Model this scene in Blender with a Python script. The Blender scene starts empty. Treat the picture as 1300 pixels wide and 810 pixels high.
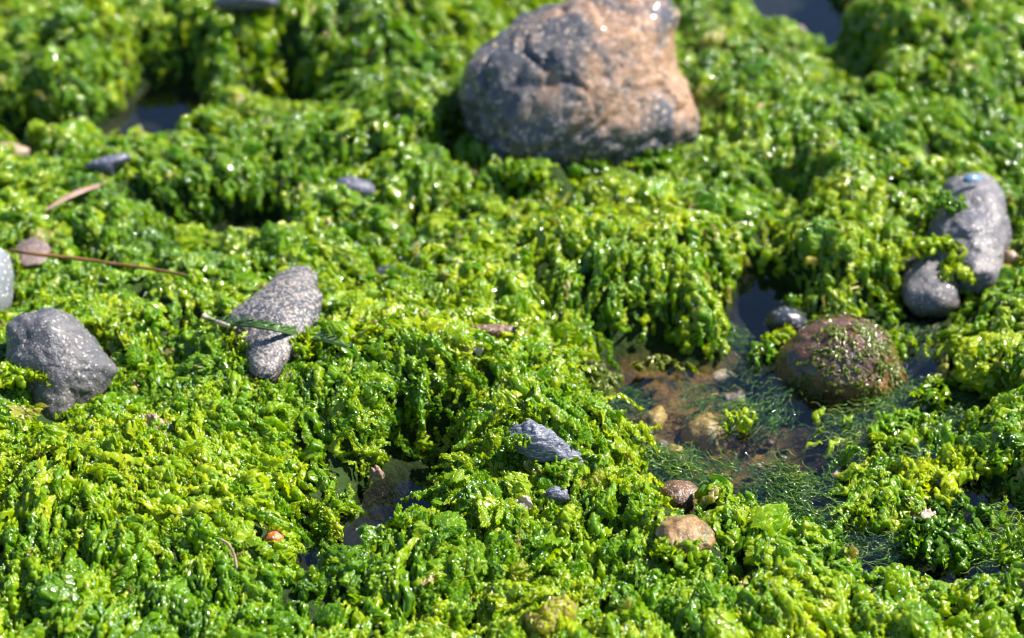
import bpy, math, random
import numpy as np
from mathutils import Vector, Matrix
random.seed(5); rng = np.random.default_rng(11)
SC = bpy.context.scene
COL = SC.collection
R = math.radians

# ------------------------------------------------------------------ camera, sky, sun, exposure
DEP, DIST = R(35.0), 3.0                        # looking down 35 degrees from head height, 3 m to the picture centre
CAM = np.array([0.0, -DIST*math.cos(DEP), DIST*math.sin(DEP)])
AX = np.array([0.0, math.cos(DEP), -math.sin(DEP)])      # view axis
RT = np.array([1.0, 0.0, 0.0])
UP = np.array([0.0, math.sin(DEP), math.cos(DEP)])
cd = bpy.data.cameras.new('camera'); cam = bpy.data.objects.new('camera', cd); COL.objects.link(cam)
cam.location = CAM; cam.rotation_euler = (math.pi/2 - DEP, 0, 0)
cd.sensor_width = 36; cd.lens = 18.0*DIST/0.65; cd.clip_start = 0.05; cd.clip_end = 500
cd.dof.use_dof = True; cd.dof.focus_distance = 2.64; cd.dof.aperture_fstop = 2.6; cd.dof.aperture_blades = 0
SC.camera = cam
SUN_EL, SUN_AZ = R(49), R(72)                   # azimuth clockwise from +Y: sun from the right and a little behind
S = Vector((math.cos(SUN_EL)*math.sin(SUN_AZ), math.cos(SUN_EL)*math.cos(SUN_AZ), math.sin(SUN_EL)))
w = bpy.data.worlds.new('World'); SC.world = w; w.use_nodes = True
wn = w.node_tree.nodes; wl = w.node_tree.links
sky = wn.new('ShaderNodeTexSky'); sky.sky_type = 'NISHITA'; sky.sun_disc = False
sky.sun_elevation = SUN_EL; sky.sun_rotation = SUN_AZ; sky.air_density = 1.0; sky.dust_density = 0.05; sky.ozone_density = 5.0
wl.new(sky.outputs[0], wn['Background'].inputs[0]); wn['Background'].inputs[1].default_value = 0.068
sl = bpy.data.lights.new('sun', 'SUN'); sun = bpy.data.objects.new('sun', sl); COL.objects.link(sun)
sl.energy = 5.0; sl.angle = R(0.5); sl.color = (1.0, 0.93, 0.82)
sun.rotation_euler = S.to_track_quat('Z', 'Y').to_euler()
vs = SC.view_settings; vs.view_transform = 'Standard'; vs.look = 'None'; vs.gamma = 1.0; vs.exposure = 1.48; vs.use_curve_mapping = False
cy = SC.cycles
cy.filter_width = 1.15; cy.use_denoising = True; cy.max_bounces = 6; cy.diffuse_bounces = 3; cy.glossy_bounces = 2; cy.transmission_bounces = 4
cy.transparent_max_bounces = 8; cy.caustics_reflective = False; cy.caustics_refractive = False
cy.use_adaptive_sampling = True; cy.adaptive_threshold = 0.02; cy.sample_clamp_indirect = 4.0

# ------------------------------------------------------------------ helpers
def hashv(ix, iy, iz, seed):
    h = (ix*374761393 + iy*668265263 + iz*2147483647 + seed*1274126177) & 0xFFFFFFFF
    h = ((h ^ (h >> 13))*1274126177) & 0xFFFFFFFF
    h = ((h ^ (h >> 16))*2246822519) & 0xFFFFFFFF
    return (h ^ (h >> 15)) & 0xFFFFFFFF
G = np.array([[1,1,0],[-1,1,0],[1,-1,0],[-1,-1,0],[1,0,1],[-1,0,1],[1,0,-1],[-1,0,-1],[0,1,1],[0,-1,1],[0,1,-1],[0,-1,-1]], float)
def pn(x, y, z=0.0, seed=0):                    # gradient noise, about -1..1
    x, y, z = np.broadcast_arrays(np.asarray(x, float), np.asarray(y, float), np.asarray(z, float))
    xi, yi, zi = np.floor(x).astype(np.int64), np.floor(y).astype(np.int64), np.floor(z).astype(np.int64)
    xf, yf, zf = x-xi, y-yi, z-zi
    f = lambda t: t*t*t*(t*(t*6-15)+10)
    u, v, s = f(xf), f(yf), f(zf)
    def g(a, b, c):
        k = G[hashv(xi+a, yi+b, zi+c, seed) % 12]
        return k[..., 0]*(xf-a)+k[..., 1]*(yf-b)+k[..., 2]*(zf-c)
    l = lambda a, b, t: a+(b-a)*t
    return 1.25*l(l(l(g(0,0,0), g(1,0,0), u), l(g(0,1,0), g(1,1,0), u), v),
                  l(l(g(0,0,1), g(1,0,1), u), l(g(0,1,1), g(1,1,1), u), v), s)
def fbm(x, y, z=0.0, seed=0, n=3):
    r = 0; a = 1.0; f = 1.0
    for i in range(n):
        r = r + a*pn(x*f, y*f, np.asarray(z)*f, seed+i*7); a *= .5; f *= 2.03
    return r
def sstep(a, b, x):
    t = np.clip((x-a)/(b-a), 0, 1); return t*t*(3-2*t)
def ray(u, v):                                  # photo pixel -> direction with unit length along the view axis
    return AX + RT*((u-650)/3000.0) + UP*((405-v)/3000.0)
def at(u, v, z=0.0):                            # photo pixel -> place at height z
    d = ray(u, v); t = (z-CAM[2])/d[2]; return CAM + d*t
def proj(P):
    q = P-CAM; dz = q@AX
    return 650+3000*(q@RT)/dz, 405-3000*(q@UP)/dz, dz
def mesh_obj(name, V, F, mat=None, parent=None, smooth=True):
    me = bpy.data.meshes.new(name)
    me.from_pydata([tuple(p) for p in V] if not isinstance(V, np.ndarray) else V.tolist(), [], F if isinstance(F, list) else F.tolist())
    if mat: me.materials.append(mat)
    if smooth: me.polygons.foreach_set('use_smooth', [True]*len(me.polygons))
    me.update()
    o = bpy.data.objects.new(name, me); COL.objects.link(o)
    if parent: o.parent = parent
    return o
def tag(o, label=None, cat=None, group=None, kind=None):
    if label: o['label'] = label
    if cat: o['category'] = cat
    if group: o['group'] = group
    if kind: o['kind'] = kind
    return o
def grid_faces(n, m, wrap=False):
    i = np.arange(n-1)[:, None]; j = np.arange(m if wrap else m-1)[None, :]
    j2 = (j+1) % m
    return np.stack([i*m+j, (i+1)*m+j, (i+1)*m+j2, i*m+j2], -1).reshape(-1, 4)

# ------------------------------------------------------------------ materials
class NT:
    def __init__(s, name):
        s.m = bpy.data.materials.new(name); s.m.use_nodes = True
        s.t = s.m.node_tree; s.t.nodes.clear(); s.out = s.n('ShaderNodeOutputMaterial')
    def n(s, kind, **kw):
        x = s.t.nodes.new(kind)
        for k, v in kw.items():
            if k.startswith('i_'):
                key = k[2:].replace('_', ' ')
                x.inputs[int(key) if key.isdigit() else key].default_value = v
            else: setattr(x, k, v)
        return x
    def l(s, a, b): s.t.links.new(a, b)
    def ramp(s, src, stops, interp='LINEAR'):
        x = s.n('ShaderNodeValToRGB'); x.color_ramp.interpolation = interp
        e = x.color_ramp.elements
        while len(e) < len(stops): e.new(0.5)
        for q, (p, c) in zip(e, stops): q.position = p; q.color = (*c, 1) if len(c) == 3 else c
        s.l(src, x.inputs[0]); return x.outputs[0]
    def mix(s, f, a, b, mode='MIX'):
        x = s.n('ShaderNodeMix', data_type='RGBA', blend_type=mode)
        for v, i in ((f, 0), (a, 6), (b, 7)):
            if isinstance(v, (int, float)): x.inputs[i].default_value = v
            elif isinstance(v, tuple): x.inputs[i].default_value = (*v, 1)
            else: s.l(v, x.inputs[i])
        return x.outputs[2]
    def noise(s, vec, scale, detail=3, rough=.55, dist=0.0):
        x = s.n('ShaderNodeTexNoise'); x.inputs['Scale'].default_value = scale; x.inputs['Detail'].default_value = detail
        x.inputs['Roughness'].default_value = rough; x.inputs['Distortion'].default_value = dist
        s.l(vec, x.inputs['Vector']); return x.outputs['Fac']
    def coord(s): return s.n('ShaderNodeTexCoord').outputs['Object']

def seaweed_mat(name, dark, mid, light, gloss=.22, trans=.42):
    t = NT(name); co = t.coord()
    oi = t.n('ShaderNodeObjectInfo')
    tone = t.n('ShaderNodeAttribute', attribute_type='INSTANCER', attribute_name='tone')
    edge = t.n('ShaderNodeAttribute', attribute_type='GEOMETRY', attribute_name='edge')
    n1 = t.noise(co, 60, 3, .6)
    a = t.n('ShaderNodeMath', operation='MULTIPLY_ADD', i_1=.45, i_2=-.2); t.l(oi.outputs['Random'], a.inputs[0])
    b = t.n('ShaderNodeMath', operation='ADD'); t.l(a.outputs[0], b.inputs[0]); t.l(tone.outputs['Fac'], b.inputs[1])
    c = t.n('ShaderNodeMath', operation='MULTIPLY_ADD', i_1=.7, i_2=-.35); t.l(n1, c.inputs[0])
    d = t.n('ShaderNodeMath', operation='ADD'); t.l(b.outputs[0], d.inputs[0]); t.l(c.outputs[0], d.inputs[1])
    e = t.n('ShaderNodeMath', operation='MULTIPLY_ADD', i_1=.22); t.l(edge.outputs['Fac'], e.inputs[0]); t.l(d.outputs[0], e.inputs[2])
    col = t.ramp(e.outputs[0], [(0, dark), (.5, mid), (1, light)])
    br = t.ramp(oi.outputs['Random'], [(.0, (0,0,0)), (.968, (0,0,0)), (.975, (1,1,1))])
    n2 = t.ramp(t.noise(co, 150, 2, .6), [(.4, (0,0,0)), (.62, (1,1,1))]); col = t.mix(t.mix(br, (0.,0.,0.), n2), col, (.36,.27,.13))
    bn = t.noise(co, 360, 3, .6)
    bp = t.n('ShaderNodeBump', i_Strength=.8, i_Distance=.0013); t.l(bn, bp.inputs['Height'])
    p = t.n('ShaderNodeBsdfPrincipled', i_Roughness=gloss); p.inputs['IOR'].default_value = 1.38; p.inputs['Coat Weight'].default_value = 1.0; p.inputs['Coat Roughness'].default_value = .10; p.inputs['Coat IOR'].default_value = 1.47
    b3 = t.n('ShaderNodeBump', i_Strength=.5, i_Distance=.0012); t.l(t.noise(co, 130, 1, .5), b3.inputs['Height']); t.l(b3.outputs[0], p.inputs['Coat Normal'])
    t.l(col, p.inputs['Base Color']); t.l(bp.outputs[0], p.inputs['Normal'])
    tr = t.n('ShaderNodeBsdfTranslucent'); hs = t.n('ShaderNodeHueSaturation', i_Saturation=1.05, i_Value=1.7, i_Hue=.493)
    t.l(col, hs.inputs['Color']); t.l(hs.outputs[0], tr.inputs[0]); t.l(bp.outputs[0], tr.inputs['Normal'])
    mx = t.n('ShaderNodeMixShader', i_0=trans); t.l(p.outputs[0], mx.inputs[1]); t.l(tr.outputs[0], mx.inputs[2])
    t.l(mx.outputs[0], t.out.inputs[0]); return t.m

def own_weed_mat(name, dark, mid, light, **k):   # for tufts that are real meshes
    m = seaweed_mat(name, dark, mid, light, **k); nt = m.node_tree
    for x in nt.nodes:
        if x.type == 'ATTRIBUTE' and x.attribute_name == 'tone': x.attribute_type = 'GEOMETRY'
    return m
M_TUFT = own_weed_mat('tuft_weed', (.023,.102,.001), (.145,.298,.001), (.42,.485,.005), gloss=.17, trans=.5)
M_OLIVE = own_weed_mat('olive_weed', (.03,.06,.005), (.14,.18,.012), (.34,.33,.04), gloss=.18, trans=.4)
def rock_mat(name, cols, speck=0.0, speck_cols=((.02,.02,.025), (.5,.48,.45)), scale=9, sp_scale=170, rough=.45, bump=.5, streak=None, weed=0.0, patch=None, coat=0.0, bias=None):
    """cols: three colours mixed by large noise; speck: share of mineral grains; streak: (angle, colour); patch: (colour, scale, amount)"""
    t = NT(name); co = t.coord()
    v = co
    if streak:
        mp = t.n('ShaderNodeMapping'); t.l(co, mp.inputs[0]); mp.inputs['Rotation'].default_value = (0, 0, streak[0]); mp.inputs['Scale'].default_value = (1, 7, 7); v = mp.outputs[0]
    f = t.noise(v, scale, 5, .6, .6)
    col = t.ramp(f, [(.3, cols[0]), (.5, cols[1]), (.68, cols[2])])
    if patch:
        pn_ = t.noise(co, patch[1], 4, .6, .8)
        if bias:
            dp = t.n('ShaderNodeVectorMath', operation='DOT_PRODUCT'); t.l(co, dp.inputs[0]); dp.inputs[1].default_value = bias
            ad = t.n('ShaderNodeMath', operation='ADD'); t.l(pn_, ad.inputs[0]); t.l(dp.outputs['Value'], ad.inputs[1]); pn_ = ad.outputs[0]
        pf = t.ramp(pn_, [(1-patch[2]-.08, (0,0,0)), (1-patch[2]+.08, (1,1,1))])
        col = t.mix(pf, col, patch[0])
    if streak:
        sf = t.ramp(t.noise(v, 60, 3, .6), [(.5, (0,0,0)), (.68, (1,1,1))]); col = t.mix(sf, col, streak[1])
    if speck:
        vo = t.n('ShaderNodeTexVoronoi', i_Scale=sp_scale*2.1); t.l(co, vo.inputs['Vector'])
        sep = t.n('ShaderNodeSeparateColor'); t.l(vo.outputs['Color'], sep.inputs[0])
        m1 = t.ramp(sep.outputs[0], [(0, (1,1,1)), (speck*.5, (0,0,0))], 'CONSTANT')
        m2 = t.ramp(sep.outputs[1], [(0, (1,1,1)), (speck*.5, (0,0,0))], 'CONSTANT')
        m1 = t.mix(t.ramp(t.noise(co, 55, 3, .6), [(.35, (0,0,0)), (.6, (1,1,1))]), (0.,0.,0.), m1)
        col = t.mix(.8, col, t.mix(m1, col, speck_cols[0])); col = t.mix(.75, col, t.mix(m2, col, speck_cols[1]))
    fine = t.noise(co, 420, 4, .65)
    col = t.mix(.35, col, t.ramp(fine, [(.25, (.25,.25,.25)), (.75, (.8,.8,.8))]), 'OVERLAY')
    if weed:
        wf = t.ramp(t.noise(co, 38, 4, .65, .5), [(1-weed-.04, (0,0,0)), (1-weed+.04, (1,1,1))]); col = t.mix(wf, col, (.05,.1,.012))
    hgt = t.n('ShaderNodeMath', operation='MULTIPLY_ADD', i_1=.4); t.l(fine, hgt.inputs[0]); t.l(t.noise(co, 90, 4, .6), hgt.inputs[2])
    bp = t.n('ShaderNodeBump', i_Strength=bump, i_Distance=.004); t.l(hgt.outputs[0], bp.inputs['Height'])
    p = t.n('ShaderNodeBsdfPrincipled'); t.l(col, p.inputs['Base Color']); t.l(bp.outputs[0], p.inputs['Normal'])
    rf = t.ramp(t.noise(co, 25, 3, .6), [(.35, (rough*.55,)*3), (.7, (min(1, rough*1.4),)*3)]); t.l(rf, p.inputs['Roughness'])
    p.inputs['Coat Weight'].default_value = coat; p.inputs['Coat Roughness'].default_value = .12
    t.l(p.outputs[0], t.out.inputs[0]); return t.m

def plain_mat(name, a, b, scale=60, rough=.4, trans=0.0):
    t = NT(name); co = t.coord()
    col = t.ramp(t.noise(co, scale, 4, .6), [(.3, a), (.7, b)])
    bp = t.n('ShaderNodeBump', i_Strength=.4, i_Distance=.001); t.l(t.noise(co, scale*5, 3), bp.inputs['Height'])
    p = t.n('ShaderNodeBsdfPrincipled', i_Roughness=rough); t.l(col, p.inputs['Base Color']); t.l(bp.outputs[0], p.inputs['Normal'])
    sh = p.outputs[0]
    if trans:
        tr = t.n('ShaderNodeBsdfTranslucent'); t.l(col, tr.inputs[0]); mx = t.n('ShaderNodeMixShader', i_0=trans)
        t.l(sh, mx.inputs[1]); t.l(tr.outputs[0], mx.inputs[2]); sh = mx.outputs[0]
    t.l(sh, t.out.inputs[0]); return t.m

def ground_mat():
    t = NT('wet_ground'); co = t.coord()
    col = t.ramp(t.noise(co, 16, 5, .65, .5), [(.3, (.010,.020,.004)), (.5, (.018,.040,.005)), (.66, (.030,.045,.008)), (.8, (.07,.055,.025))])
    g = t.ramp(t.noise(co, 45, 4, .6), [(.5, (0,0,0)), (.6, (1,1,1))]); col = t.mix(g, col, (.018,.04,.006))
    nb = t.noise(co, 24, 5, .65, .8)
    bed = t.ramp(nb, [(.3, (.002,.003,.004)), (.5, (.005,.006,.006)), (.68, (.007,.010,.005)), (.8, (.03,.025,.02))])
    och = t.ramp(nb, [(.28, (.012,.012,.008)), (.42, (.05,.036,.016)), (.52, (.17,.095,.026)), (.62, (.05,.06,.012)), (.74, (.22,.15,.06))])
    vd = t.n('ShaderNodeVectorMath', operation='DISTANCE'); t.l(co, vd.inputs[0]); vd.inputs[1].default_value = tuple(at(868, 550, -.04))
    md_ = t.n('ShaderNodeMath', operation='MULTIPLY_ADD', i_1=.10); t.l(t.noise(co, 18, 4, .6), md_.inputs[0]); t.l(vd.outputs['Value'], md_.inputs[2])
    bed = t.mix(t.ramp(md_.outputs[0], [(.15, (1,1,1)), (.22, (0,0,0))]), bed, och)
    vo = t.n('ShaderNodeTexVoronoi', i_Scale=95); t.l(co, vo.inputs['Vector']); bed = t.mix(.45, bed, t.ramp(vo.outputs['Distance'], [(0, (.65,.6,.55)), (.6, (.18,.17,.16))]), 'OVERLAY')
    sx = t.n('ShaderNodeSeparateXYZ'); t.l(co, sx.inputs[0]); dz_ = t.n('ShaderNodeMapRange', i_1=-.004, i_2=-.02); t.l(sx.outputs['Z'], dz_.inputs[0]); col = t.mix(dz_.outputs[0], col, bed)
    h = t.noise(co, 70, 5, .65)
    bp = t.n('ShaderNodeBump', i_Strength=.8, i_Distance=.01); t.l(h, bp.inputs['Height'])
    p = t.n('ShaderNodeBsdfPrincipled', i_Roughness=.75); p.inputs['Specular IOR Level'].default_value = .15; t.l(col, p.inputs['Base Color']); t.l(bp.outputs[0], p.inputs['Normal'])
    t.l(p.outputs[0], t.out.inputs[0]); return t.m

def water_mat():
    t = NT('pool_water'); co = t.coord()
    bp = t.n('ShaderNodeBump', i_Strength=.12, i_Distance=.004); t.l(t.noise(co, 22, 3, .5), bp.inputs['Height'])
    lw = t.n('ShaderNodeLayerWeight'); t.l(bp.outputs[0], lw.inputs['Normal'])
    p5 = t.n('ShaderNodeMath', operation='POWER', i_1=3.9); t.l(lw.outputs['Facing'], p5.inputs[0])
    fr = t.n('ShaderNodeMath', operation='MULTIPLY_ADD', i_1=.965, i_2=.035); t.l(p5.outputs[0], fr.inputs[0])
    gl = t.n('ShaderNodeBsdfGlossy', i_Roughness=.03); t.l(bp.outputs[0], gl.inputs['Normal'])
    tp = t.n('ShaderNodeBsdfTransparent'); tp.inputs[0].default_value = (.88,.91,.87,1)
    mx = t.n('ShaderNodeMixShader'); t.l(fr.outputs[0], mx.inputs[0]); t.l(tp.outputs[0], mx.inputs[1]); t.l(gl.outputs[0], mx.inputs[2])
    t.l(mx.outputs[0], t.out.inputs[0]); return t.m

M_WEED = seaweed_mat('sea_lettuce', (.023,.102,.001), (.145,.298,.001), (.42,.485,.005), .17, .5)
M_DROWN = seaweed_mat('drowned_weed', (.012,.06,.002), (.07,.20,.005), (.24,.34,.015), .35, .35)
M_GROUND = ground_mat(); M_WATER = water_mat()

# ------------------------------------------------------------------ lie of the shore (metres; water level z = 0)
# (photo pixel of the centre, half width, half depth, height)
MOUNDS = [
 (855,300,.15,.13,.085), (900,360,.09,.08,.04), (740,330,.10,.08,.05), (610,490,.17,.11,.065), (735,545,.10,.08,.04), (540,470,.12,.09,.03), (410,455,.15,.12,.05), (320,540,.17,.12,.05),
 (120,620,.20,.12,.05), (30,600,.12,.12,.04), (480,150,.13,.12,.08), (550,115,.09,.12,.05), (330,20,.26,.10,.14), (560,10,.14,.10,.11), (90,50,.16,.13,.08), (40,120,.12,.08,.04),
 (190,235,.18,.10,.05), (80,280,.15,.10,.04), (420,290,.10,.09,.04), (230,390,.2,.13,.04), (1010,150,.12,.15,.07), (1130,50,.20,.12,.11), (1250,30,.2,.14,.09),
 (1130,150,.12,.09,.05), (1110,240,.12,.08,.075), (1070,320,.09,.07,.055), (925,100,.07,.20,.05), (1275,460,.07,.09,.05), (1290,400,.08,.08,.04), (660,360,.12,.08,.04),
 (600,705,.12,.06,.02), (750,640,.11,.06,.04), (970,700,.12,.05,.02), (880,780,.4,.08,.03), (280,690,.2,.1,.05), (1312,690,.035,.05,.08), (1300,590,.04,.05,.025), (790,585,.04,.05,.02),
]
# (photo pixel, half width, half depth, floor height, strength): pools, puddles and shaded hollows
DIPS = [
 (880,520,.13,.13,-.045,1), (800,480,.07,.06,-.045,1), (1010,560,.14,.13,-.05,1), (1060,490,.12,.12,-.04,1), (972,400,.055,.13,-.05,1), (900,610,.14,.06,-.035,1), (840,640,.045,.05,-.03,1), (1010,640,.10,.04,-.02,.8), (1130,600,.10,.09,-.04,1), (1190,640,.11,.09,-.035,1), (1215,695,.13,.10,-.04,1), (1150,545,.10,.07,-.04,1), (1220,525,.07,.05,-.03,.9), (1090,660,.07,.05,-.03,1), (1160,480,.06,.07,-.035,.9), (1100,720,.06,.04,-.02,.8),
 (507,640,.046,.082,-.085,1), (415,705,.06,.050,-.05,1), (545,590,.055,.06,-.015,.95), (470,675,.05,.055,-.03,1), (340,690,.02,.03,-.005,.8),
 (190,135,.09,.13,-.04,1), (20,170,.10,.06,-.03,1), (380,125,.08,.08,-.02,.9), (300,290,.09,.06,-.03,1), (240,300,.08,.04,-.01,.8), (585,195,.045,.08,-.01,.9), (640,280,.06,.04,.0,.8), (505,350,.06,.05,-.015,.95), (485,300,.05,.05,.005,.7), (430,250,.05,.04,.01,.7),
 (1020,22,.085,.16,-.05,1), (1075,120,.07,.09,-.005,.8), (990,280,.04,.08,-.005,.8), (830,450,.06,.04,-.02,.9), (1150,410,.09,.05,-.015,.9), (700,425,.05,.04,.01,.7), (450,390,.03,.04,.02,.5), (610,425,.05,.03,.02,.7), (220,490,.03,.06,.015,.7), (345,610,.025,.05,.015,.7), (850,640,.05,.035,-.015,1),
 (735,222,.17,.04,.036,.8), (60,520,.10,.05,.03,.6), (1200,400,.06,.04,-.005,.8), (345,470,.05,.03,.03,.6),
]
MO = [(*at(u, v, .42*h+.03)[:2], a, b, h) for u, v, a, b, h in MOUNDS]
DI = [(*at(u, v, max(t_, 0))[:2], a, b, t_, k) for u, v, a, b, t_, k in DIPS]
STONE_DIPS = []                                  # room under the flat stones: (x, y, a, b, top)
def base_height(x, y):
    h = np.full(np.shape(x), .027)
    h = h + .018*fbm(x*2.3, y*2.3, 0, 3, 2)
    wx, wy = x+.03*pn(x*9, y*9, 1.5, 5), y+.03*pn(x*9, y*9, 4.5, 6)
    for (cx, cy_, a, b, k) in MO: h = h + .42*k*np.exp(-1.1*(((wx-cx)/a)**2+((wy-cy_)/b)**2)**1.35)
    for (cx, cy_, a, b, t_, k) in DI:
        m = k*np.exp(-1.0*(((wx-cx)/a)**2+((wy-cy_)/b)**2)**2); h = h*(1-m)+t_*m
    return h
def clumps(x, y):
    wx, wy = x+.035*pn(x*7, y*7, .5, 15), y+.035*pn(x*7, y*7, 7.5, 16)
    b1 = np.abs(pn(wx*11+wy*3, wy*8, 2.2, 21)); b2 = np.abs(pn(wx*24, wy*19, 3.1, 22))
    return .034*np.minimum(b1, .5)**.75 + .030*np.minimum(b2, .5)**.8 - .019
def wetness(h): return sstep(-.025, .02, h)      # 0 in the pools, 1 on the weed banks
def H(x, y):
    h = base_height(x, y)
    h = h + clumps(x, y)*(.15+.85*wetness(h))
    for (cx, cy_, a, b, top) in STONE_DIPS:
        m = 1-sstep(.8, 1.15, np.sqrt(((x-cx)/a)**2+((y-cy_)/b)**2)); h = h*(1-m)+np.minimum(h, top)*m
    far = sstep(1.6, 3.0, np.abs(x)) + sstep(2.2, 4, np.abs(y)); far = np.clip(far, 0, 1)
    return h*(1-far)+(.02+.03*fbm(x*.7, y*.7, 0, 77, 3))*far

def surf(u, v, lift=.008):                       # where the line of sight through a photo pixel first meets the weed
    d = ray(u, v); t = np.arange(2.3, 4.6, .002); P = CAM+d*t[:, None]
    hit = P[:, 2] < np.maximum(H(P[:, 0], P[:, 1]), 0)+lift
    for s in STONES:
        q = P-s.C; x, y, z = q@s.ex, q@s.ey, q@s.ez; hit |= (np.hypot(x, y)/s.rf(np.arctan2(y, x)))**2+(z/(s.T+lift))**2 < 1
    return P[np.argmax(hit)]
STONES = []
# ------------------------------------------------------------------ stones
class Stone: pass
def stone(name, label, outline, z, T, mat, mode='stand', rough=.05, seed=1, sub=5, keep=.93, cat='stone', centre=None, grooves=0.0, square=1.0, ahead=.03, group=None, weedfree=True, lump=1.6, foot=None):
    """outline: silhouette in photo pixels; mode 'stand': a boulder facing the viewer, 'flat': a stone lying on the ground"""
    P = np.array(outline, float)
    c = P.mean(0) if centre is None else np.array(centre, float)
    if z is None and mode == 'stand':
        fu, fv = foot if foot else (c[0], c[1]+.45*(P[:, 1].max()-c[1]))
        C0 = CAM+ray(*c)*((surf(fu, fv, .012)-CAM)@AX)
    elif z is None: C0 = surf(c[0], c[1], .012)
    else: C0 = at(c[0], c[1], z)
    z = C0[2]
    if mode == 'stand':
        ex, ey, ez = RT, UP, -AX; dz = (C0-CAM)@AX
        L = np.stack([(P[:, 0]-c[0])*dz/3000, (c[1]-P[:, 1])*dz/3000], 1)
    else:
        ex, ey, ez = np.array([1., 0, 0]), np.array([0, 1., 0]), np.array([0, 0, 1.])
        L = np.stack([at(u, v, z)[:2]-C0[:2] for u, v in P])
    th = np.linspace(-math.pi, math.pi, 181)
    rr = np.zeros_like(th)
    A, B = L, np.roll(L, -1, 0)
    for i, t_ in enumerate(th):
        d = np.array([math.cos(t_), math.sin(t_)]); e = B-A
        den = d[0]*(-e[:, 1])+d[1]*e[:, 0]
        den = np.where(np.abs(den) < 1e-12, 1e-12, den)
        s_ = (A[:, 0]*(-e[:, 1])+A[:, 1]*e[:, 0])/den
        q = (d[0]*A[:, 1]-d[1]*A[:, 0])/den
        ok = (s_ > 0) & (q >= -1e-6) & (q <= 1+1e-6)
        rr[i] = s_[ok].max() if ok.any() else np.hypot(*L.T).mean()
    k = np.array([1, 3, 5, 3, 1.])/13; rs = np.convolve(np.r_[rr[-4:-1], rr, rr[1:4]], k, 'same')[3:-3]
    rf = lambda a: np.interp(a, th, rs)
    import bmesh
    bm = bmesh.new(); bmesh.ops.create_icosphere(bm, subdivisions=sub, radius=1.0)
    D = np.array([v.co[:] for v in bm.verts]); F = [[v.index for v in f.verts] for f in bm.faces]; bm.free()
    if square != 1.0:
        D = np.sign(D)*np.abs(D)**square; 
    a = np.arctan2(D[:, 1], D[:, 0]); r = rf(a); size = rs.mean()
    Tm = T if np.isscalar(T) else np.where(D[:, 2] > 0, T[0], T[1])
    loc = np.stack([D[:, 0]*r, D[:, 1]*r, D[:, 2]*Tm], 1)
    q = loc/size
    rad = np.linalg.norm(q, axis=1, keepdims=True)+1e-9
    n = rough*fbm(q[:, 0]*lump, q[:, 1]*lump, q[:, 2]*lump, seed, 5)
    if grooves:
        wq = q+.35*np.stack([pn(q[:, 0]*2, q[:, 1]*2, q[:, 2]*2, seed+31+i) for i in range(3)], 1)
        g = np.abs(pn(wq[:, 0]*1.7, wq[:, 1]*1.1, wq[:, 2]*1.7, seed+40)); n = n-grooves*np.exp(-(g/.09)**2)
        g2 = np.abs(pn(wq[:, 0]*4.2, wq[:, 1]*3.1, wq[:, 2]*4.0, seed+41)); n = n+.45*grooves*(np.minimum(g2, .4)/.4-.6)
        n = n+.30*grooves*fbm(q[:, 0]*8, q[:, 1]*8, q[:, 2]*8, seed+44, 4)
    loc = loc*(1+n[:, None])
    W = loc[:, :1]*ex+loc[:, 1:2]*ey+loc[:, 2:]*ez
    o = mesh_obj(name, W, F, mat); o.location = C0
    if cat: tag(o, label, cat, group)
    s = Stone(); s.C, s.ex, s.ey, s.ez, s.rf, s.T, s.keep, s.ahead, s.o = C0, ex, ey, ez, rf, (T if np.isscalar(T) else T[0]), keep, ahead, o
    s.hide = weedfree
    if weedfree: STONES.append(s)
    if mode == 'flat': STONE_DIPS.append((C0[0], C0[1], np.abs(L[:, 0]).max(), np.abs(L[:, 1]).max(), z-T*.6 if np.isscalar(T) else z-T[0]*.6))
    return o
def clear_of_stones(P, grow=1.0):
    ok = np.ones(len(P), bool)
    for s in STONES:
        q = P-s.C; x, y, z = q@s.ex, q@s.ey, q@s.ez
        a = np.arctan2(y, x); rho = np.hypot(x, y)/s.rf(a)
        inside = rho**2+(z/s.T)**2 < 1.0*grow
        front = (rho < s.keep) & (z > 0) & (z < s.T+s.ahead)
        ok &= ~(inside | front)
    return ok

GR = ((.10,.10,.11), (.19,.18,.18), (.30,.28,.27))
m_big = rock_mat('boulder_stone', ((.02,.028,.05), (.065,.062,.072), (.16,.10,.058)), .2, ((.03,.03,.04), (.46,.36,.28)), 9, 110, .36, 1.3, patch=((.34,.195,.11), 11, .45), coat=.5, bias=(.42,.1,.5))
m_gran = rock_mat('grey_granite', ((.045,.047,.06), (.09,.088,.096), (.18,.165,.16)), .13, ((.04,.04,.05), (.38,.34,.31)), 11, 210, .45, .9, patch=((.05,.048,.05), 9, .36), coat=.15)
m_pale = rock_mat('pale_pebble', ((.11,.125,.15), (.17,.185,.205), (.26,.27,.27)), .12, ((.2,.21,.23), (.7,.7,.7)), 8, 200, .35, .25)
m_speck = rock_mat('speckled_granite', ((.03,.036,.055), (.065,.063,.07), (.13,.115,.11)), .7, ((.014,.022,.04), (.30,.265,.235)), 12, 210, .45, .55)
m_right = rock_mat('dry_granite', ((.06,.06,.078), (.10,.097,.11), (.17,.155,.15)), .10, ((.11,.11,.13), (.5,.46,.44)), 9, 240, .6, .45)
m_pool = rock_mat('wet_brown_stone', ((.022,.012,.009), (.085,.036,.012), (.27,.105,.03)), .05, ((.02,.02,.02), (.18,.11,.06)), 12, 200, .2, .9, weed=.33, coat=.7)
m_red = rock_mat('red_brown_stone', ((.03,.015,.012), (.075,.032,.02), (.13,.06,.04)), .12, ((.02,.02,.02), (.3,.2,.17)), 14, 200, .45, .5)
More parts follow.
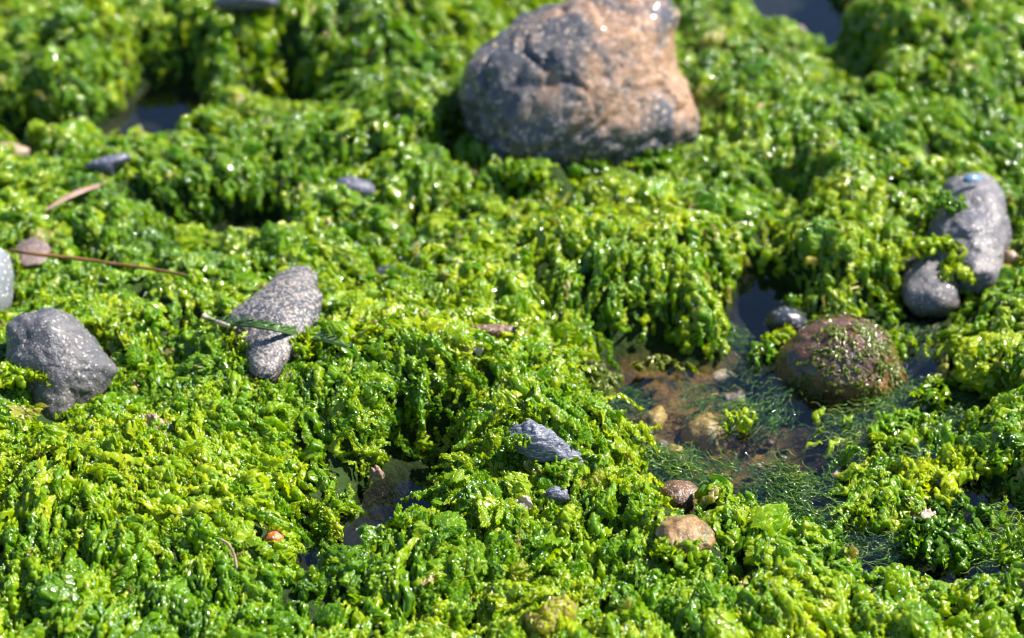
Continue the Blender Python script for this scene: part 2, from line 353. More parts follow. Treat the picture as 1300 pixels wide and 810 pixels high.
m_slate = rock_mat('blue_slate', ((.03,.04,.072), (.055,.067,.105), (.10,.112,.145)), .0, rough=.4, scale=8, bump=.7, streak=(R(-38), (.30,.31,.33)))
m_brown = rock_mat('pitted_brown_stone', ((.05,.032,.02), (.13,.065,.03), (.22,.11,.05)), .30, ((.02,.014,.012), (.35,.28,.26)), 22, 300, .3, .8, coat=.3)
m_tan = rock_mat('tan_stone', ((.07,.055,.02), (.24,.14,.055), (.33,.22,.11)), .06, ((.10,.09,.03), (.4,.32,.24)), 24, 220, .35, .8, weed=.40, patch=((.30,.13,.02), 14, .36))
m_rust = rock_mat('rust_stone', ((.18,.06,.02), (.36,.12,.03), (.45,.2,.07)), .05, scale=30, rough=.35)
m_yel = rock_mat('ochre_stone', ((.12,.08,.02), (.30,.19,.05), (.42,.29,.10)), .10, ((.05,.04,.02), (.5,.4,.2)), 18, 200, .5, .5, weed=.42)
m_pink = rock_mat('pink_grey_stone', ((.08,.056,.052), (.15,.108,.10), (.21,.16,.145)), .2, ((.05,.035,.035), (.28,.21,.19)), 16, 180, .5, .8)
m_blue = rock_mat('blue_grey_stone', ((.05,.055,.09), (.085,.088,.13), (.14,.13,.17)), .12, ((.05,.05,.07), (.4,.38,.4)), 12, 180, .45, .4)
m_beige = rock_mat('beige_stone', ((.16,.11,.07), (.27,.19,.13), (.38,.30,.24)), .12, ((.08,.06,.05), (.5,.42,.36)), 12, 160, .5, .4)
m_dark = rock_mat('dark_wet_stone', ((.016,.02,.028), (.04,.045,.055), (.09,.085,.085)), .12, ((.01,.01,.015), (.3,.3,.32)), 12, 200, .2, .4, coat=.5)

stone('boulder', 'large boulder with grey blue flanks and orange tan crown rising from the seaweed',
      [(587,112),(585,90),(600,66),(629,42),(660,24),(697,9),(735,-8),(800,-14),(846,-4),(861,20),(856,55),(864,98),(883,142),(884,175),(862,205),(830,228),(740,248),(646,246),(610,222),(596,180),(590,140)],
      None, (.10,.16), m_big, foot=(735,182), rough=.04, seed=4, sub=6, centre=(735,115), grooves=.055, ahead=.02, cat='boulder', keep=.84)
stone('granite_stone', 'mid grey granite stone with a humped top at the far left of the weed bank',
      [(10,412),(30,396),(66,389),(84,398),(100,412),(128,440),(149,467),(138,490),(122,520),(110,560),(70,575),(40,540),(28,500),(8,455)],
      None, (.045,.08), m_gran, rough=.07, seed=9, centre=(75,465), grooves=.03, keep=.72, foot=(75,500), sub=6)
stone('pale_pebble', 'smooth pale blue grey pebble with a white rim cut by the left photo edge',
      [(-75,340),(-40,305),(-8,308),(10,322),(17,350),(14,385),(-2,412),(-40,425),(-70,400)],
      None, .06, m_pale, rough=.012, seed=12, centre=(-30,365), sub=4)
stone('speckled_stone', 'black and white speckled granite stone crossed by a feathery strand',
      [(287,412),(300,395),(325,375),(352,352),(372,344),(398,348),(410,380),(404,410),(380,435),(362,462),(345,482),(322,480),(306,440)],
      None, (.024,.05), m_speck, 'flat', rough=.11, seed=15, centre=(350,410), grooves=.05, keep=.64, ahead=.012)
stone('granite_stone', 'dry light grey rounded stone beside the right photo edge under a blue mussel shell',
      [(1175,300),(1190,265),(1205,238),(1240,228),(1262,240),(1276,262),(1281,292),(1274,332),(1262,350),(1230,354),(1195,338)],
      None, (.045,.06), m_right, 'flat', rough=.11, seed=20, centre=(1233,290), keep=.78, ahead=.015, foot=(1245,330), sub=6)
stone('speckled_stone', 'small rough grey speckled stone tucked below the dry rounded stone',
      [(1142,362),(1150,338),(1170,328),(1200,330),(1215,340),(1222,362),(1214,388),(1190,396),(1160,392),(1146,382)],
      None, .032, m_gran, 'flat', rough=.10, seed=23, centre=(1184,362), keep=.9, sub=4, ahead=.015)
stone('tiny_pebble', 'tiny round cream pebble right of the dry rounded stone',
      [(1271,327),(1276,318),(1286,317),(1293,324),(1291,334),(1280,337)], None, .011, m_beige, rough=.03, seed=3, sub=3)
stone('weedy_stone', 'dark brown wet stone dotted with green weed standing in the rock pool',
      [(980,470),(988,440),(1012,420),(1040,404),(1075,400),(1105,405),(1122,422),(1136,445),(1150,480),(1148,505),(1140,520),(1100,530),(1040,530),(995,505),(980,490)],
      -.004, (.06,.08), m_pool, rough=.05, seed=27, centre=(1065,468), keep=.95, grooves=.03, ahead=.02)
stone('red_stone', 'red brown stone half under water at the left foot of the weedy pool stone',
      [(960,505),(970,482),(990,465),(1012,470),(1030,490),(1034,515),(1010,528),(975,525)], -.022, .02, m_red, rough=.05, seed=31, sub=4)
stone('slate', 'blue grey streaked slate slab sloping between the seaweed mounds',
      [(640,552),(655,540),(674,535),(700,548),(725,566),(742,584),(738,594),(712,590),(690,588),(668,578),(648,566)],
      None, .014, m_slate, rough=.16, seed=33, keep=.74, ahead=.02, square=.9)
stone('slate', 'small blue grey slate chip in the weed below the streaked slab',
      [(692,622),(705,616),(720,621),(724,634),(711,640),(696,636)], None, .008, m_slate, rough=.06, seed=35, sub=4, keep=.9, ahead=.006)
stone('brown_pebble', 'round pitted rusty brown pebble at the near edge of the rock pool',
      [(833,630),(838,616),(856,608),(876,611),(889,622),(890,640),(878,655),(856,658),(838,648)], .012, .028, m_brown, rough=.05, seed=37, keep=1.0, ahead=.05)
stone('tan_stone', 'flat tan stone with an orange corner and a weedy top below the brown pebble',
      [(832,672),(850,660),(880,656),(900,668),(912,688),(890,700),(855,700),(835,690)], None, .014, m_tan, 'flat', rough=.14, seed=39, keep=.72, ahead=.01)
stone('rusty_pebble', 'small bright rust orange pebble beside the small dark puddle',
      [(334,684),(340,674),(352,672),(362,680),(358,694),(344,700)], None, .016, m_rust, rough=.06, seed=41, sub=4, keep=.85, ahead=.006)
stone('grey_stone', 'pinkish grey stone flush with the weed under the dry stem',
      [(18,325),(24,308),(44,302),(62,312),(68,328),(50,338),(28,338)], None, .009, m_pink, 'flat', rough=.10, seed=43, sub=4, keep=.55, ahead=.006)
stone('blue_stone', 'flat blue violet stone between the dead blade and the back puddle',
      [(106,212),(120,203),(140,197),(164,194),(166,202),(150,212),(144,224),(130,222)], None, .02, m_blue, rough=.05, seed=45, sub=4, keep=.85, ahead=.006)
stone('blue_stone', 'violet grey stone showing through the weed left of the boulder',
      [(420,240),(430,226),(448,224),(472,232),(478,246),(460,256),(430,254)], None, .022, m_blue, rough=.05, seed=47, sub=4, keep=.85, ahead=.006)
stone('beige_stone', 'blurred beige stone at the back puddle by the left photo edge',
      [(-20,190),(0,180),(24,182),(44,190),(40,204),(10,206),(-15,204)], .02, .025, m_beige, rough=.05, seed=49, sub=4, keep=.85, ahead=.006)
stone('brown_stone', 'flat orange brown stone peeping out above the middle seaweed mound',
      [(580,420),(600,412),(640,411),(664,416),(660,426),(636,430),(600,428)], None, .010, m_brown, rough=.05, seed=51, sub=4, keep=.85, ahead=.006)
stone('dark_stone', 'dark wet stone in the shaded hollow in the middle of the weed',
      [(462,352),(480,338),(505,333),(528,340),(530,360),(510,372),(480,368)], .012, .025, m_dark, rough=.06, seed=53, sub=4, keep=1.05, ahead=.03)
stone('dark_stone', 'black glossy rounded stone awash above the weedy pool stone',
      [(968,412),(976,396),(995,388),(1016,394),(1026,408),(1018,424),(990,428)], -.002, .028, m_dark, rough=.03, seed=55, sub=4, keep=1.05, ahead=.02)
stone('blue_stone', 'blurred pale blue stone at the top photo edge left of the boulder',
      [(268,4),(290,-14),(330,-16),(356,-4),(352,10),(310,14),(280,12)], None, .03, m_blue, rough=.05, seed=57, sub=4, keep=.85, ahead=.006)
stone('pink_stone', 'blurred pinkish stone in the dark puddle at the top right',
      [(990,42),(1000,32),(1018,32),(1026,40),(1016,50),(998,50)], -.01, .02, m_pink, rough=.05, seed=59, sub=4, keep=1.1)
# stones on the pool floor, under water
stone('submerged_stone', 'beige oval stone under water near the far side of the pool', [(888,480),(900,468),(922,467),(938,478),(930,494),(900,496)], -.035, .02, m_beige, rough=.05, seed=61, sub=4, cat='stone')
stone('submerged_stone', 'pink grey knobbly stone under water left of the weedy pool stone', [(902,512),(915,498),(940,495),(956,506),(952,524),(925,532),(906,526)], -.045, .022, m_pink, rough=.14, seed=63, sub=4, cat='stone')
stone('ochre_stone', 'larger ochre stone under water with weed across it', [(862,560),(872,535),(895,520),(920,535),(932,560),(922,585),(890,590)], -.045, .03, m_yel, 'stand', rough=.08, seed=65, sub=4, cat='stone')
stone('ochre_stone', 'smaller ochre stone under water at the left of the pool', [(800,545),(815,525),(840,515),(850,530),(835,555),(815,565)], -.045, .025, m_yel, 'stand', rough=.1, seed=67, sub=4, cat='stone')
stone('ochre_stone', 'ochre stone under water nearest the brown pebble', [(880,612),(892,596),(915,594),(925,606),(910,620)], -.03, .016, m_yel, 'stand', rough=.12, seed=71, sub=4, cat='stone')
stone('ochre_stone', 'flat ochre stone under water between the two larger ochre stones', [(838,578),(850,562),(866,566),(868,588),(850,596)], -.035, .016, m_yel, 'stand', rough=.12, seed=72, sub=4, cat='stone')
stone('submerged_stone', 'dim brown stone under water in front of the weedy pool stone', [(1030,560),(1060,540),(1100,545),(1110,570),(1080,590),(1040,585)], -.05, .03, m_red, rough=.08, seed=69, sub=4, cat='stone')
stone('submerged_stone', 'dark flat stone under water at the far left of the pool', [(810,480),(830,462),(865,462),(880,480),(860,500),(825,498)], -.045, .02, m_dark, rough=.08, seed=70, sub=4, cat='stone')
for k in range(15):                              # gravel-sized stones on the pool floor
    u, v = rng.uniform(800, 1120), rng.uniform(480, 650); r_ = rng.uniform(5, 12)
    ang = np.linspace(0, 2*math.pi, 9)[:-1]; rr_ = r_*(1+.25*rng.uniform(-1, 1, 8))
    p0 = at(u, v); z_ = float(base_height(np.array([p0[0]]), np.array([p0[1]]))[0])
    if z_ > -.02: continue
    stone('pool_pebble', 'small pebble lying on the floor of the rock pool', [(u+a*math.cos(t_), v+.75*a*math.sin(t_)) for a, t_ in zip(rr_, ang)], z_+.012, .7*r_/1000,
          [m_pink, m_beige, m_red, m_dark][k % 4], rough=.06, seed=100+k, sub=3, cat='pebble', group='small pebbles on the pool floor', weedfree=False)

# ------------------------------------------------------------------ ground and water
xs = np.r_[-60, -30, -15, -8, -5, -3.5, -2.6, -2.0, np.arange(-1.6, 1.601, .012), 2.0, 2.6, 3.5, 5, 8, 15, 30, 60]
ys = np.r_[-30, -15, -8, -5, -3.5, -2.6, -1.9, np.arange(-1.3, 2.3, .012), 2.7, 3.4, 4.4, 6, 9, 15, 30, 60, 120]
X, Y = np.meshgrid(xs, ys, indexing='ij')
Zg = H(X, Y)
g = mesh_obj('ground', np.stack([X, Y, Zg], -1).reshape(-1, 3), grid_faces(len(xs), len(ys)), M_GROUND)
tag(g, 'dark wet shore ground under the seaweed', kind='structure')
wx_, wy_ = np.linspace(-2.4, 2.4, 3), np.linspace(-1.8, 2.8, 3); WX, WY = np.meshgrid(wx_, wy_, indexing='ij')
tag(mesh_obj('water', np.stack([WX, WY, 0*WX], -1).reshape(-1, 3), grid_faces(3, 3), M_WATER), 'still clear water of the rock pool and puddles', kind='structure')

# ------------------------------------------------------------------ seaweed pieces
def set_edge(me, e):
    a = me.attributes.new('edge', 'FLOAT', 'POINT'); a.data.foreach_set('value', np.asarray(e, np.float32))
def blister(x, y, z, sc, seed): return np.minimum(np.abs(pn(x/sc, y/sc, z, seed)), .45)/.45
def ribbon(L, Wd, seed, n=120, m=21, ruffle=.006, nr=5, bub=.0028, curl=.25, droop=.25):
    s = np.linspace(0, 1, n)[:, None]; t = np.linspace(-1, 1, m)[None, :]
    wdt = Wd*.5*(np.clip(np.sin(math.pi*np.clip(s*.92+.06, 0, 1)), 0, 1)**.5)*(1+.35*pn(s*4, 0, seed*.37, seed)+.18*pn(s*13, np.sign(t)*2.2, seed*.57, seed+8))
    sx = L*s; yc = .2*L*pn(s*2.2, 3.3, seed*.7, seed+1); zc = -droop*L*s*s+.14*L*pn(s*3.4, 7.7, seed*.9, seed+2)
    ph = 2*math.pi*nr*s+4.0*pn(s*5, t*2.2, seed*.3, seed+3)
    side = np.where(t < 0, 1.9, 0.0)
    rf_ = ruffle*np.abs(t)**1.4*np.sin(ph+side)
    x = sx+.6*rf_*np.cos(ph)+0*t; y = yc+t*wdt*(1-.25*np.abs(t))+.45*ruffle*np.abs(t)*np.cos(ph*1.3+side)
    z = zc+rf_-curl*wdt*t*t+bub*(blister(x, y, seed*.41, .0072, seed+5)-.5)+.65*bub*blister(x, y, seed*.77, .0036, seed+6)+.35*bub*blister(x, y, seed*.97, .0018, seed+7)
    V = np.stack([x+0*y, y, z], -1).reshape(-1, 3); e = (np.abs(t)**2+0*s).reshape(-1)
    return V, grid_faces(n, m), e
def tube(L, r0, seed, n=72, m=24, bead=.4):
    s = np.linspace(0, 1, n)[:, None]; a = np.linspace(0, 2*math.pi, m+1)[None, :-1]
    r = r0*np.clip(np.sin(math.pi*np.clip(s*.94+.03, 0, 1)), 0, 1)**.45*(1+bead*pn(s*L/.013, 1.1, seed*.3, seed))*(.7+.6*s)
    cx, cy_, cz = L*s, .3*L*pn(s*2.6, 3.1, seed*.7, seed+1), -.28*L*s*s+.2*L*pn(s*2.8, 5.5, seed*.9, seed+2)
    fl = .62+.2*math.sin(seed)
    X_, Y_, Z_ = cx+0*a, r*np.cos(a), r*np.sin(a)
    k = .70+.40*np.minimum(np.abs(pn(X_/.0075, Y_/.0075, Z_/.0075+seed*.31, seed+4)), .5)/.5+.24*np.minimum(np.abs(pn(X_/.0036, Y_/.0036, Z_/.0036+seed*.71, seed+5)), .5)
    V = np.stack([cx+.3*r*np.cos(3*a+9*s), cy_+r*k*np.cos(a), cz+fl*r*k*np.sin(a)], -1)
    return V.reshape(-1, 3), grid_faces(n, m, True), (np.clip(1.6*(k-.74), 0, 1)*np.clip(.4+.6*np.sin(a), 0, 1)).reshape(-1)
def crumple(rad, seed, n=40, m=90):
    r = np.linspace(.02, 1, n)[:, None]; a = np.linspace(0, 2*math.pi, m+1)[None, :-1]
    R_ = rad*(1+.2*pn(1.3*np.cos(a), 1.3*np.sin(a), seed*.5, seed)+.07*pn(5*np.cos(a), 5*np.sin(a), seed*.5, seed+3))*r
    x, y = 1.25*R_*np.cos(a), .8*R_*np.sin(a)
    z = .75*rad*np.cos(r*1.5)-.4*rad-.25*rad*r**4
    d = [pn(x/.014, y/.014, seed+i*3.3, seed+i) for i in range(3)]
    bl = blister(x, y, seed*.41, .0078, seed+9); b2 = blister(x, y, seed*.91, .0036, seed+10)
    ruf = .0045*r**2*np.sin(8*a+3*pn(np.cos(a)*2, np.sin(a)*2, seed, seed+22))
    V = np.stack([x*(1-.15*r**3)+.005*d[0], y*(1-.15*r**3)+.005*d[1], z+.006*d[2]+.0048*(bl-.5)+.0026*b2+.001*blister(x, y, seed*.61, .0018, seed+11)+.6*ruf], -1)
    return V.reshape(-1, 3), grid_faces(n, m, True), (np.clip(.35*r**2+.6*bl-.2, 0, 1)+0*a).reshape(-1)
def strand(L, r0, seed, n=16, m=4):
    s = np.linspace(0, 1, n)[:, None]; a = np.linspace(0, 2*math.pi, m+1)[None, :-1]
    r = r0*(1-.75*s)+.0002
    V = np.stack([L*s+0*a,   .2*L*pn(s*2.2, 3.1, seed*.7, seed+1)+r*np.cos(a), .2*L*pn(s*2.1, 5.5, seed*.9, seed+2)+r*np.sin(a)], -1)
    return V.reshape(-1, 3), grid_faces(n, m, True), (s+0*a).reshape(-1)

def glint_mat():
    t = NT('glint_drop'); gl = t.n('ShaderNodeBsdfGlossy', i_Roughness=.3); tp = t.n('ShaderNodeBsdfTransparent')
    mx = t.n('ShaderNodeMixShader', i_0=.4); t.l(tp.outputs[0], mx.inputs[1]); t.l(gl.outputs[0], mx.inputs[2]); t.l(mx.outputs[0], t.out.inputs[0]); return t.m
M_GLINT = glint_mat()  # mirror-like drops added to the weed pieces to give sun glints
def glint_bead(r, n=6, m=8):
    a = np.linspace(0, math.pi, n)[:, None]; b = np.linspace(0, 2*math.pi, m+1)[None, :-1]; a = np.clip(a, .02, math.pi-.02)
    return r*np.stack([np.sin(a)*np.cos(b), np.sin(a)*np.sin(b), np.cos(a)+0*b], -1).reshape(-1, 3), grid_faces(n, m, True)
def add_glint_drops(V, F, e, k, r):
    N_ = np.zeros_like(V); q = V[F]; fn = np.cross(q[:, 2]-q[:, 0], q[:, 3]-q[:, 1])
    for c in range(4): np.add.at(N_, F[:, c], fn)
    N_ /= np.linalg.norm(N_, axis=1, keepdims=True)+1e-12; N_ *= np.sign(N_[:, 2:]+1e-9)
    up = np.where(N_[:, 2] > .35)[0]; nf = len(F)
    for i in r.choice(up, k) if len(up) else []:
        rd = r.uniform(.0007, .0015); dv, df = glint_bead(rd); F = np.concatenate([F, df+len(V)]); V = np.concatenate([V, dv+V[i]+N_[i]*rd*.7]); e = np.concatenate([e, np.zeros(len(dv))])
    return V, F, e, nf
def proto_collection(name, items, mat, glint_drops=0):
    c = bpy.data.collections.new(name)
    rd = np.random.default_rng(4)
    for i, (V, F, e) in enumerate(items):
        nf = len(F)
        if glint_drops and i % 4: V, F, e, nf = add_glint_drops(V, F, e, rd.integers(1, glint_drops+1), rd)
        me = bpy.data.meshes.new('%s_%02d' % (name, i)); me.from_pydata(V.tolist(), [], F.tolist())
        me.polygons.foreach_set('use_smooth', [True]*len(me.polygons)); set_edge(me, e); me.materials.append(mat); me.materials.append(M_GLINT)
        me.polygons.foreach_set('material_index', (np.arange(len(F)) >= nf).astype(np.int32)); me.update()
        c.objects.link(bpy.data.objects.new('%s_%02d' % (name, i), me))
    return c
RIB = [ribbon(rng.uniform(.04, .085), rng.uniform(.008, .017), 10+i, nr=rng.integers(4, 9), ruffle=rng.uniform(.002, .0045), curl=rng.uniform(.35, 1.1), droop=rng.uniform(.1, .4)) for i in range(16)]
TUB = [tube(rng.uniform(.024, .046), rng.uniform(.0048, .0082), 50+i) for i in range(12)]
CRU = [crumple(rng.uniform(.011, .020), 90+i) for i in range(10)]
STR = [strand(rng.uniform(.016, .038), rng.uniform(.0003, .0008), 120+i) for i in range(8)]
BIG = [crumple(rng.uniform(.024, .036), 190+i, n=46, m=100) for i in range(6)]
KINDS = RIB+TUB+CRU+BIG
NR, NTB, NC = len(RIB), len(TUB), len(CRU)

def scatter(name, pts, rot, scale, idx, tone, coll):
    me = bpy.data.meshes.new(name); me.from_pydata(pts.tolist(), [], [])
    for nm, ty, val in (('rot', 'FLOAT_VECTOR', rot), ('scl', 'FLOAT', scale), ('tone', 'FLOAT', tone), ('pick', 'INT', idx)):
        a = me.attributes.new(nm, ty, 'POINT')
        if ty == 'FLOAT_VECTOR': a.data.foreach_set('vector', np.asarray(val, np.float32).ravel())
        else: a.data.foreach_set('value', np.asarray(val, np.int32 if ty == 'INT' else np.float32))
    o = bpy.data.objects.new(name, me); COL.objects.link(o)
    ng = bpy.data.node_groups.new(name+'_nodes', 'GeometryNodeTree')
    ng.interface.new_socket('Geometry', in_out='INPUT', socket_type='NodeSocketGeometry')
    ng.interface.new_socket('Geometry', in_out='OUTPUT', socket_type='NodeSocketGeometry')
    N, Lk = ng.nodes.new, ng.links.new
    gi, go = N('NodeGroupInput'), N('NodeGroupOutput')
    ci = N('GeometryNodeCollectionInfo'); ci.inputs['Collection'].default_value = coll; ci.inputs['Separate Children'].default_value = True; ci.inputs['Reset Children'].default_value = True
    ip = N('GeometryNodeInstanceOnPoints'); ip.inputs['Pick Instance'].default_value = True
    def attr(nm, ty):
        x = N('GeometryNodeInputNamedAttribute'); x.data_type = ty; x.inputs[0].default_value = nm
        return [s for s in x.outputs if s.enabled][0]
    e2r = N('FunctionNodeEulerToRotation'); Lk(attr('rot', 'FLOAT_VECTOR'), e2r.inputs[0])
    Lk(gi.outputs[0], ip.inputs['Points']); Lk(ci.outputs[0], ip.inputs['Instance']); Lk(attr('pick', 'INT'), ip.inputs['Instance Index'])
    Lk(e2r.outputs[0], ip.inputs['Rotation']); Lk(attr('scl', 'FLOAT'), ip.inputs['Scale']); Lk(ip.outputs[0], go.inputs[0])
    md = o.modifiers.new('scatter', 'NODES'); md.node_group = ng
    return o
def eulers(Xa, Za):                              # rows -> XYZ euler from x and z axes
    Xa = Xa/np.linalg.norm(Xa, axis=1, keepdims=True)
    Ya = np.cross(Za, Xa); Ya /= np.linalg.norm(Ya, axis=1, keepdims=True); Za = np.cross(Xa, Ya)
    ry = -np.arcsin(np.clip(Xa[:, 2], -1, 1)); rz = np.arctan2(Xa[:, 1], Xa[:, 0]); rx = np.arctan2(Ya[:, 2], Za[:, 2])
    return np.stack([rx, ry, rz], 1)
def frame(x, y, eps=.006, swirl=1.0):
    h = H(x, y); hx = (H(x+eps, y)-H(x-eps, y))/(2*eps); hy = (H(x, y+eps)-H(x, y-eps))/(2*eps)
    gx, gy = (base_height(x+.02, y)-base_height(x-.02, y))/.04, (base_height(x, y+.02)-base_height(x, y-.02))/.04
    nrm = np.stack([-hx*.8, -hy*.8, np.ones_like(hx)], 1); nrm /= np.linalg.norm(nrm, axis=1, keepdims=True)
    ang = 1.7*pn(x*3, y*3, 2.5, 61)
    fx, fy = -gx*1.6-.28*hx+.5*np.sin(ang)-.12, -gy*1.6-.28*hy-.5*np.cos(ang)
    return h, nrm, np.stack([fx, fy], 1)/(np.hypot(fx, fy)[:, None]+1e-6)

def carpet(n):
    x = rng.uniform(-1.25, 1.25, n); y = rng.uniform(-.85, 1.55, n)
    keep = np.abs(x) < .62+.23*(y+.6)+.35                    # a wedge a step wider than the view
    x, y = x[keep], y[keep]
    h, nrm, fl = frame(x, y)
    bh = base_height(x, y); cl = clumps(x, y)
    d = sstep(-.008, .013, bh+.25*cl)*(.07+.93*sstep(-.013, .008, cl))*(.5+.5*sstep(-.35, .05, fbm(x*6, y*6, 3.3, 88, 3)))
    fl_c = at(1195, 620, 0); reg = np.exp(-(((x-fl_c[0])/.17)**2+((y-fl_c[1])/.17)**2)**2)
    d = np.maximum(d, (.55*reg*sstep(.10, .36, fbm(x*13, y*13, 8.8, 188, 2)))*sstep(-.05, -.03, bh))
    d = d*np.clip(.42/np.maximum(nrm[:, 2], .25), .42, 1.3)
    k = rng.uniform(size=len(x)) < d
    x, y, h, nrm, fl, cl, bh = x[k], y[k], h[k], nrm[k], fl[k], cl[k], bh[k]
    m = len(x)
    a = rng.normal(0, .28, m); c, s = np.cos(a), np.sin(a)
    f2 = np.stack([fl[:, 0]*c-fl[:, 1]*s, fl[:, 0]*s+fl[:, 1]*c], 1)
    T_ = np.stack([f2[:, 0], f2[:, 1], np.zeros(m)], 1); T_ -= nrm*(T_*nrm).sum(1, keepdims=True)
    T_ /= np.linalg.norm(T_, axis=1, keepdims=True)
    pit = rng.normal(.05, .22, m); T_ = T_*np.cos(pit)[:, None]+nrm*np.sin(pit)[:, None]
    nz = nrm+rng.normal(0, .32, (m, 3)); nz /= np.linalg.norm(nz, axis=1, keepdims=True)
    P = np.stack([x, y, np.maximum(h, .001)], 1)+nrm*rng.uniform(-.001, .012, m)[:, None]
    sc = rng.uniform(.5, 1.1, m)*(1+.25*fbm(x*5, y*5, 9.1, 93, 2))
    P = P-T_*(sc*.018)[:, None]                              # centre the piece on its place
    ok = clear_of_stones(P+T_*(sc*.02)[:, None], 1.08) & clear_of_stones(P, 1.0)
    beadish = np.clip(.42+.55*fbm(x*2.5, y*2.5, 4.4, 95, 2)+.5*sstep(.02, .35, x)-.25*sstep(.0, -.3, y), .08, .92)
    u = rng.uniform(size=m); u2 = rng.uniform(size=m)
    idx = np.where(u < beadish, NR+rng.integers(0, NTB, m), np.where(u2 < .86, rng.integers(0, NR, m), NR+NTB+rng.integers(0, NC, m)))
    big = rng.uniform(size=m) < .010; idx = np.where(big, NR+NTB+NC+rng.integers(0, len(BIG), m), idx); sc = np.where(big, rng.uniform(.7, 1.15, m), sc)
    tone = .45+.17*fbm(x*6.5, y*6.5, 6.6, 97, 3)+.09*fbm(x*1.8, y*1.8, 1.6, 99, 2)+.10*sstep(-.01, .02, cl)
    P, T_, nz, sc, idx, tone = P[ok], T_[ok], nz[ok], sc[ok], idx[ok], tone[ok]
    print('carpet pieces', len(P))
    o = scatter('seaweed', P, eulers(T_, nz), sc, idx, tone, proto_collection('weed_piece', KINDS, M_WEED, 5))
    tag(o, 'bright yellow green crinkled sea lettuce covering the stones', 'seaweed', kind='stuff')
carpet(250000)

def fast_mesh(name, V, F, mat):
    me = bpy.data.meshes.new(name); me.vertices.add(len(V)); me.vertices.foreach_set('co', V.astype(np.float32).ravel())
    me.loops.add(F.size); me.loops.foreach_set('vertex_index', F.astype(np.int32).ravel())
    me.polygons.add(len(F)); me.polygons.foreach_set('loop_start', np.arange(0, F.size, F.shape[1], dtype=np.int32))
    me.update(calc_edges=True); me.polygons.foreach_set('use_smooth', np.ones(len(F), bool)); me.materials.append(mat)
    o = bpy.data.objects.new(name, me); COL.objects.link(o); return o
def draped(n):
    """long fronds that follow the lie of the weed downhill"""
    x = rng.uniform(-.75, .75, n*3); y = rng.uniform(-.62, .75, n*3)
    ok = (base_height(x, y)+.4*clumps(x, y) > .012) & (np.abs(x) < .5+.2*(y+.6)+.12) & (rng.uniform(size=len(x)) < .45+.55*sstep(.5, -.2, y)); x, y = x[ok][:n], y[ok][:n]; n = len(x)
    N_, m = 56, 11
    L = rng.uniform(.06, .15, n); ds = L/N_
    px_, py_ = np.zeros((n, N_)), np.zeros((n, N_)); wig = rng.uniform(0, 50, n)
    a0 = rng.normal(0, .35, n); dx_, dy_ = None, None
    for i in range(N_):
        px_[:, i], py_[:, i] = x, y
        _, _, fl = frame(x, y); an = a0+.9*pn(wig, i*.09, 1.5, 301); c, s_ = np.cos(an), np.sin(an)
        fx, fy = fl[:, 0]*c-fl[:, 1]*s_, fl[:, 0]*s_+fl[:, 1]*c
        if dx_ is not None: fx, fy = .25*fx+.75*dx_, .25*fy+.75*dy_
        q = np.hypot(fx, fy)+1e-6; dx_, dy_ = fx/q, fy/q; x, y = x+dx_*ds, y+dy_*ds
    hz = np.maximum(H(px_, py_), .001)
    for _ in range(5): hz[:, 1:-1] = np.maximum((hz[:, :-2]+2*hz[:, 1:-1]+hz[:, 2:])/4, hz[:, 1:-1]-.004)
    hz = hz+rng.uniform(.009, .019, n)[:, None]*np.sin(np.linspace(.25, 2.9, N_))[None, :]
    P = np.stack([px_, py_, hz], -1); T_ = np.gradient(P, axis=1); T_ /= np.linalg.norm(T_, axis=2, keepdims=True)
    hx = (H(px_+.012, py_)-H(px_-.012, py_))/.024; hy = (H(px_, py_+.012)-H(px_, py_-.012))/.024
    Nn = np.stack([-.6*hx, -.6*hy, np.ones_like(hx)], -1)
    B = np.cross(Nn, T_); B /= np.linalg.norm(B, axis=2, keepdims=True); Nn = np.cross(T_, B)
    s_ = np.linspace(0, 1, N_)[None, :, None]; t = np.linspace(-1, 1, m)[None, None, :]; sd = np.arange(n)[:, None, None]*3.71
    arc = s_*L[:, None, None]
    w_ = rng.uniform(.0045, .010, n)[:, None, None]*np.clip(np.sin(math.pi*(s_*.94+.04)), 0, 1)**.4*(1+.45*pn(arc/.022, sd, 1.1, 311)+.2*pn(arc/.008, sd, np.sign(t)*2.2, 312))
    ruf = rng.uniform(.0015, .004, n)[:, None, None]*np.abs(t)**1.3*np.sin(arc/.0019+4.5*pn(arc/.014, sd, t*1.6, 313)+np.where(t < 0, 1.9, 0))
    cu = rng.uniform(.5, 1.3, n)[:, None, None]
    la = t*w_*(1-.2*np.abs(t))+.6*ruf; lx = arc+.5*ruf+0*t
    bl = blister(lx+sd, la, 1.7, .0078, 321); b2 = blister(lx+sd, la, 2.7, .0040, 322)
    nz_ = .0048*(bl-.4)+.0020*b2+ruf-cu*w_*t*t+.004*pn(arc/.025, sd, 5.5, 323)
    V = P[:, :, None, :]+la[..., None]*B[:, :, None, :]+nz_[..., None]*Nn[:, :, None, :]+(.5*ruf+0*la)[..., None]*T_[:, :, None, :]
    keep = clear_of_stones(P.reshape(-1, 3), 1.15).reshape(n, N_).all(1) & ((base_height(px_, py_) < .008).mean(1) < .03); V = V[keep]; k = len(V)
    F = (grid_faces(N_, m)[None]+(np.arange(k)*N_*m)[:, None, None]).reshape(-1, 4)
    o = fast_mesh('trailing_seaweed', V.reshape(-1, 3), F, M_TUFT)
    set_edge(o.data, np.clip(.7*bl-.1+.35*t**2+0*s_, 0, 1)[keep].reshape(-1))
    tn = .38+.17*fbm(px_*6.5, py_*6.5, 6.6, 97, 3)+rng.normal(0, .1, n)[:, None]
    at_ = o.data.attributes.new('tone', 'FLOAT', 'POINT'); at_.data.foreach_set('value', np.repeat(tn[keep].reshape(-1), m).astype(np.float32))
